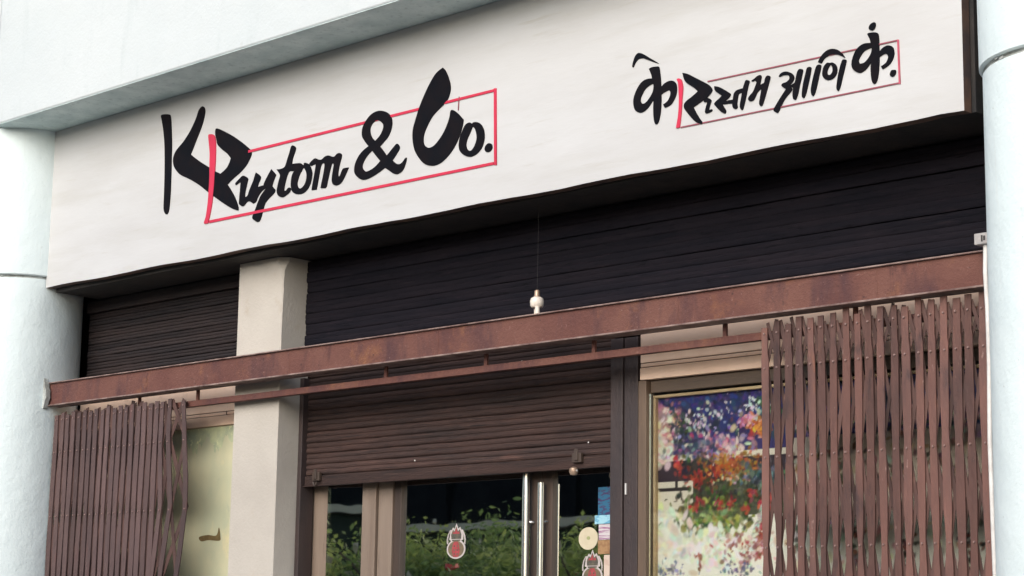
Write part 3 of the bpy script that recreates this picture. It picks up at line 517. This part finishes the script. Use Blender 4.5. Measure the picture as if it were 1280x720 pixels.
note('tall blue printed notice, topmost on the dark glass door', 4.150, 4.292, 2.222, 2.356, .4945, (.02, .12, .22), (.05, .03, .10), 30, (1, 1, 3))
note('pale cyan strip below the blue notice', 4.130, 4.294, 2.180, 2.2215, .4935, (.32, .58, .68), (.12, .35, .52), 28, (.6, 1, 2))
note('white note with red and blue stripes below the cyan strip', 4.155, 4.282, 2.104, 2.178, .4945, (.58, .54, .55), (.32, .14, .26), 26, (.3, 1, 4))
note('brown paper note below the striped note', 4.152, 4.286, 2.036, 2.102, .4935, (.36, .21, .10), (.28, .15, .07), 40, (1, 1, 1))
note('cream paper note, lowest on the dark glass door', 4.190, 4.302, 1.86, 2.032, .4945, (.62, .50, .42), (.55, .40, .33), 9, (1, 1, 1))

# ------------------------------------------------------------------ right bay: display window with a painted flower picture
DW = thing('display_window', 'wooden display window in the right bay below the cream band', 'window')
frame('stile', DW, 4.548, 4.596, .322, .42, 0, 2.822, M['wood2'])
frame('head', DW, 4.598, 6.70, .352, .42, 2.764, 2.822, M['headwood']); frame('sill', DW, 4.598, 6.70, .315, .42, .70, .78, M['wood2'])
frame('stile', DW, 6.56, 6.70, .34, .42, .782, 2.762, M['wood2'])
box('apron', M['cream'], DW, 4.598, 6.70, .34, .42, 0, .698)
box('pane', M['glass_pic'], DW, 4.598, 6.558, .346, .350, .782, 2.762)
PC = thing('flower_picture', 'colourful flower painting with painted-in reflections behind the display window glass', 'picture')
px0, px1, pz0, pz1 = 4.628, 6.50, 1.20, 2.738
for nm, b in (('frame_top', (4.614, 6.52, pz1, pz1+.014)), ('frame_side', (4.614, 4.628, pz0, pz1)), ('frame_bottom', (4.606, 6.52, pz0-.022, pz0)), ('frame_side', (6.50, 6.52, pz0, pz1))):
    box(nm, M['picframe'], PC, b[0], b[1], .352, .385, b[2], b[3], bevel=.003)
st = .0055; nx = int((px1-px0)/st); nz = int((pz1-pz0)/st)
gx = np.linspace(px0, px1, nx+1); gz = np.linspace(pz0, pz1, nz+1); GX, GZ = np.meshgrid(gx, gz)
cv = np.zeros((nz+1, nx+1, 3))
def sc_(c): return np.array(srgb(*c)[:3])
def X_(u): return 4.602+(u-810)*.00461          # picture layout units to metres
def Z_(w): return 2.764-(w-491)*.00369
cv[:] = sc_((70, 60, 120))
w_ = (2.764-GZ)/.00369+491; u_ = (GX-4.602)/.00461+810
cv[w_ > 570] = sc_((225, 214, 200)); cv[(w_ > 578) & (w_ < 604)] = sc_((70, 52, 66)); cv[w_ > 648] = sc_((240, 234, 226))
cv[(w_ > 604) & (w_ < 648) & (u_ > 860)] = sc_((88, 88, 74))
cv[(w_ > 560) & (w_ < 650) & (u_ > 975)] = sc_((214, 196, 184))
cv[(w_ > 611) & (w_ < 616) & (u_ < 856)] = sc_((58, 44, 48)); cv[(u_ > 838) & (u_ < 841) & (w_ > 603) & (w_ < 616)] = sc_((58, 44, 48))  # pale block with dark lines: a window reflection painted into the canvas
def dabs(u0, w0, su, sw, n, cols, r0, r1, jit=18, uni=False):
    for _ in range(n):
        if uni: u, w = rng.uniform(u0-su, u0+su), rng.uniform(w0-sw, w0+sw)
        else: u, w = rng.normal(u0, su), rng.normal(w0, sw)
        c = np.clip(np.array(cols[rng.integers(len(cols))])+rng.normal(0, jit, 3), 4, 252); g_ = c.mean(); c = (g_+(c-g_)*.9)*(.86+.12*(g_/255)); c = sc_(tuple(c))
        a = rng.uniform(r0, r1); b = a*rng.uniform(.35, .8); th = rng.uniform(0, math.pi)
        x, z = X_(u), Z_(w); R_ = a*.0045
        i0, i1 = int((x-R_-px0)/st), int((x+R_-px0)/st)+2; j0, j1 = int((z-R_-pz0)/st), int((z+R_-pz0)/st)+2
        i0, i1, j0, j1 = max(i0, 0), min(i1, nx+1), max(j0, 0), min(j1, nz+1)
        if i0 >= i1 or j0 >= j1: continue
        dx = (GX[j0:j1, i0:i1]-x)/.0045; dz = (GZ[j0:j1, i0:i1]-z)/.0045
        p = (dx*math.cos(th)+dz*math.sin(th))/a; q = (-dx*math.sin(th)+dz*math.cos(th))/b
        k = np.clip(1.35-(p*p+q*q)*1.0, 0, 1)[..., None]*rng.uniform(.6, 1)
        cv[j0:j1, i0:i1] = cv[j0:j1, i0:i1]*(1-k)+c*k
navy = [(44, 42, 120), (62, 48, 130), (36, 40, 96), (86, 64, 140), (50, 70, 150), (40, 34, 80)]
dabs(1000, 520, 200, 34, 2600, navy, 3, 8, uni=True); dabs(880, 510, 80, 22, 260, [(60, 84, 160), (40, 50, 140), (100, 70, 140)], 2, 5, uni=True)
for k in range(5): dabs(1000+k*55, 545+rng.uniform(-12, 12), 14, 10, 70, [(226, 186, 190), (190, 120, 140), (210, 205, 205), (70, 110, 80)], 2, 5)
dabs(824, 533, 11, 12, 190, [(232, 200, 190), (214, 160, 160), (244, 232, 222), (190, 130, 140)], 2, 6)
dabs(820, 565, 9, 9, 90, [(240, 222, 208), (226, 190, 180)], 3, 6)
dabs(848, 540, 7, 10, 110, [(60, 70, 90), (84, 96, 84), (40, 60, 60), (110, 90, 120)], 2, 4)
dabs(868, 534, 10, 10, 60, [(225, 220, 222), (80, 84, 120)], 1.5, 3.5); dabs(890, 527, 18, 11, 45, [(236, 234, 236), (200, 196, 214)], 1.2, 3)
dabs(893, 565, 20, 9, 240, [(232, 160, 176), (226, 190, 200), (214, 110, 140), (240, 214, 210), (180, 150, 190)], 2, 5)
dabs(866, 564, 16, 8, 90, [(96, 84, 130), (150, 140, 170), (70, 74, 120)], 2, 5)
dabs(930, 535, 7, 5, 60, [(226, 120, 150), (236, 180, 190)], 2, 4); dabs(944, 543, 6, 5, 60, [(222, 120, 50), (236, 160, 60), (210, 80, 60)], 2, 4)
dabs(950, 520, 8, 5, 50, [(60, 120, 70), (200, 206, 200), (40, 90, 60)], 1.5, 4); dabs(935, 515, 9, 4, 26, [(236, 236, 236)], 1.2, 3)
dabs(843, 580, 3, 5, 30, [(214, 60, 64), (236, 96, 90)], 2, 4); dabs(865, 588, 10, 7, 90, [(60, 74, 58), (44, 52, 70), (90, 90, 60)], 2, 5)
dabs(912, 590, 18, 9, 330, [(206, 120, 50), (224, 160, 70), (150, 90, 44), (186, 70, 50), (190, 150, 60)], 1.6, 3.6)
dabs(872, 604, 9, 6, 80, [(200, 60, 44), (220, 96, 60), (150, 40, 40)], 1.8, 4); dabs(920, 604, 18, 4, 60, [(222, 206, 186), (150, 150, 140)], 1.5, 3)
dabs(950, 606, 12, 12, 160, [(70, 96, 120), (100, 126, 130), (60, 70, 90), (150, 160, 160)], 2, 5)
dabs(893, 628, 24, 10, 300, [(70, 90, 50), (50, 70, 40), (110, 120, 64), (84, 60, 50)], 2, 4.5); dabs(885, 652, 24, 12, 420, [(120, 134, 64), (160, 166, 84), (84, 104, 56), (196, 196, 120), (70, 84, 50)], 2, 5)
for a, b in ((862, 638), (908, 632), (934, 622), (925, 640), (946, 634), (894, 636), (868, 628)): dabs(a, b, 3.5, 3, 12, [(206, 54, 60), (220, 84, 84), (160, 40, 50)], 1.6, 3.6)
for k in range(46): dabs(948-.004*(k-16)**2-k*.25, 638+k*.95, 1.5, 1.5, 4, [(190, 200, 190), (150, 164, 154), (214, 216, 206)], 2, 4)
for k in range(60): dabs(956-k*.28, 622+k*1.25, 2, 2, 2, [(190, 64, 74), (170, 50, 60), (214, 120, 120)], 2, 4)
dabs(895, 690, 22, 12, 170, [(246, 242, 236), (232, 220, 206), (250, 250, 246)], 3, 7); dabs(835, 672, 18, 20, 90, [(238, 224, 204), (246, 238, 226)], 3, 7)  # pale blotches: reflections in the pane painted in as dabs
dabs(868, 700, 3, 6, 12, [(176, 60, 64), (196, 96, 90)], 2, 4); dabs(930, 690, 16, 10, 100, [(204, 120, 116), (236, 226, 220), (170, 84, 84)], 2, 4)
dabs(825, 712, 14, 5, 60, [(120, 124, 170), (170, 172, 200)], 1.4, 3); dabs(915, 714, 10, 5, 40, [(120, 124, 170)], 1.4, 3)
dabs(1080, 600, 100, 26, 200, [(130, 96, 90), (60, 40, 44), (186, 130, 90), (100, 110, 80), (220, 200, 180)], 2, 6, uni=True)
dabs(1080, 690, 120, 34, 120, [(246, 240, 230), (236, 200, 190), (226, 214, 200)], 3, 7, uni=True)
for c0 in (985, 1050, 1105, 1170, 1215): dabs(c0, 690, 6, 18, 34, [(70, 50, 50), (150, 70, 60), (60, 66, 50)], 2, 5)
cv = np.clip(cv, 0, 1); cv = np.where(cv.max(-1, keepdims=True) < .62, cv**1.18, cv)
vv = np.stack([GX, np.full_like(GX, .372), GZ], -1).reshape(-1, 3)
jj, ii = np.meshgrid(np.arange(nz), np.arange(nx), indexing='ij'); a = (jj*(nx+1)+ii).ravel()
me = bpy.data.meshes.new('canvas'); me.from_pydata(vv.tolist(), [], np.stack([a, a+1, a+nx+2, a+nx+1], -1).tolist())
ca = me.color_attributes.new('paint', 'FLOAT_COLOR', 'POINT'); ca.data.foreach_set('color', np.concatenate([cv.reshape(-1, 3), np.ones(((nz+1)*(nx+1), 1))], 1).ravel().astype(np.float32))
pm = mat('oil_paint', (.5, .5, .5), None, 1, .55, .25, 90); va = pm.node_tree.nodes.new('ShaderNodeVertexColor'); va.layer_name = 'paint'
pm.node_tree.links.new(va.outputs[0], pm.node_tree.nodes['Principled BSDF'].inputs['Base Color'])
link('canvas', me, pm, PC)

# ------------------------------------------------------------------ small fittings
t = thing('lamp_holder', 'small white lamp holder hanging on a thin cord above the beam', 'lamp holder')
lx, ly = 4.04, .165
MB().tube([(lx, ly, 3.285), (lx+.002, ly, 3.45), (lx, ly+.004, 3.711)], .0007, 6).build('cord', M['cable'], t)
MB().lathe(lx, ly, [(.006, 3.290), (.013, 3.285), (.014, 3.262), (.017, 3.255)], 16).build('cap', M['lampb'], t, smooth=True)
MB().lathe(lx, ly, [(.018, 3.255), (.030, 3.248), (.034, 3.235), (.033, 3.212), (.026, 3.204)], 20).build('body', M['lampw'], t, smooth=True)
for s in (-1, 1): MB().lathe(lx+s*.015, ly-s*.012, [(.012, 3.206), (.0115, 3.17), (.010, 3.158)], 12).build('prong', M['lampw'], t, smooth=True)
t = thing('junction_box', 'small white junction box at the right end of the steel beam', 'junction box')
box('case', M['boxgrey'], t, 6.550, 6.608, -.015, .03, 3.158, 3.203, bevel=.004)
box('slot', M['cable'], t, 6.582, 6.589, -.0165, -.0152, 3.168, 3.193); box('slot', M['cable'], t, 6.592, 6.600, -.0165, -.0152, 3.172, 3.190)
pp = [(6.585+.004*math.sin(k*1.9), .012, z) for k, z in enumerate([0.0, .5, 1, 1.4, 1.8, 2.1, 2.4, 2.7, 2.9, 3.05, 3.16])]
o = MB().tube(pp, .0095, 10).build('conduit_pipe', M['pipe'], None, smooth=True); tag(o, 'thin white conduit running down beside the right column', 'pipe')

# ------------------------------------------------------------------ across the street (seen mirrored in the door glass)
OB = thing('opposite_building', 'building across the street, walls darkened as if in shade, mirrored in the glass doors', 'building')
box('wall', M['opp_low'], OB, -48, 14, -30, -24.2, 0, 4.12); box('string_course', M['opp'], OB, -48, 14, -30, -24.0, 4.14, 4.30)
box('upper_wall', M['opp_dark'], OB, -48, 14, -30, -24.4, 4.305, 7.0)
for k in range(15): box('upper_pier', M['opp_dark'], OB, -47+k*4, -46.6+k*4, -24.4, -24.25, 4.322, 7.0)
def tree(name, label, x, y, h, rx, rz, nl, m, trunk_h, group, red=0):
    t = thing(name, label, 'tree' if name.endswith('tree') else 'shrub', group)
    pts = [(x, y, 0), (x+.05, y, trunk_h*.5), (x-.05, y+.05, trunk_h), (x, y, h*.75)]
    tb = MB().tube(pts, [.12, .09, .07, .03], 8)
    for k in range(5):
        a = k*1.26; tb.tube([(x, y, trunk_h*.9), (x+rx*.4*math.cos(a), y+rx*.4*math.sin(a), h*.65), (x+rx*.7*math.cos(a), y+rx*.7*math.sin(a), h*.78)], [.05, .03, .012], 6)
    tb.build('trunk', M['bark'], t)
    cl = rng.normal(0, 1, (26, 3)); cl /= np.linalg.norm(cl, axis=1)[:, None]; cl *= rng.uniform(.35, .85, (26, 1)); cl = cl*np.array([rx, rx, rz])+np.array([x, y, h-rz])
    c = cl[rng.integers(0, 26, nl)]+rng.normal(0, 1, (nl, 3))*np.array([rx, rx, rz])*.16
    nr = rng.normal(0, 1, (nl, 3))+np.array([0, .2, .6]); nr /= np.linalg.norm(nr, axis=1)[:, None]
    tv = np.cross(nr, rng.normal(0, 1, (nl, 3))); tv /= np.linalg.norm(tv, axis=1)[:, None]; bv = np.cross(nr, tv)
    L = rng.uniform(.028, .06, (nl, 1)); V = np.stack([c-tv*L, c+bv*L*.45, c+tv*L, c-bv*L*.45], 1).reshape(-1, 3)
    me = bpy.data.meshes.new('crown'); me.from_pydata(V.tolist(), [], np.arange(nl*4).reshape(-1, 4).tolist()); link('crown', me, m, t)
    nb = 90; q = cl[rng.integers(0, 26, nb)]+rng.normal(0, 1, (nb, 3))*np.array([rx, rx, rz])*.2; bm_ = MB()
    for p_ in q:
        s_ = rng.uniform(.03, .08); a_ = rng.uniform(0, 6); bm_.add([(p_[0]+s_*math.cos(a_+k_*1.257), p_[1]+s_*.4*math.sin(k_*2.), p_[2]+s_*math.sin(a_+k_*1.257)) for k_ in range(5)], [(0, 1, 2, 3, 4)])
    o_ = bm_.build('pale_flecks', M['opp'], t); o_['kind'] = 'stuff'  # pale flecks added to brighten the mirrored crown
    for k in range(red):
        fx, fy, fz = cl[k]+np.array([0, rx*.5, 0]); MB().lathe(fx, fy, [(.01, fz-.06), (.10, fz), (.07, fz+.06), (.01, fz+.04)], 8).build('flower', M['petal'], t)
G = 'trees across the street mirrored in the glass'
lab = ['broad sunlit tree mirrored in the side light by the beige mullion', 'dark leafy tree mirrored behind the emblem sticker', 'pale green tree mirrored left of the steel handles', 'tall leafy tree mirrored at the edge of the door glass', 'leafy tree across the street, farthest left', 'leafy tree across the street opposite the display window', 'small flowering tree mirrored in the narrow side light pane']
spots = [(-17.5, 3.55, 2.0, 'leaf'), (-14.2, 3.45, 1.9, 'leaf2'), (-11.4, 3.55, 1.8, 'leaf'), (-8.8, 3.4, 1.7, 'leaf2'), (-21, 3.6, 2.0, 'leaf2'), (-7.2, 3.6, 1.5, 'leaf'), (-4.6, 3.62, 1.5, 'leaf2')]
for (x, h, rx, lm), lb in zip(spots, lab):
    tree('street_tree', lb, x, -12.4+random.uniform(-.6, .6), h-.12, rx, 1.25, 15000, M[lm], 1.1, G, 5 if lm == 'leaf2' else 2)
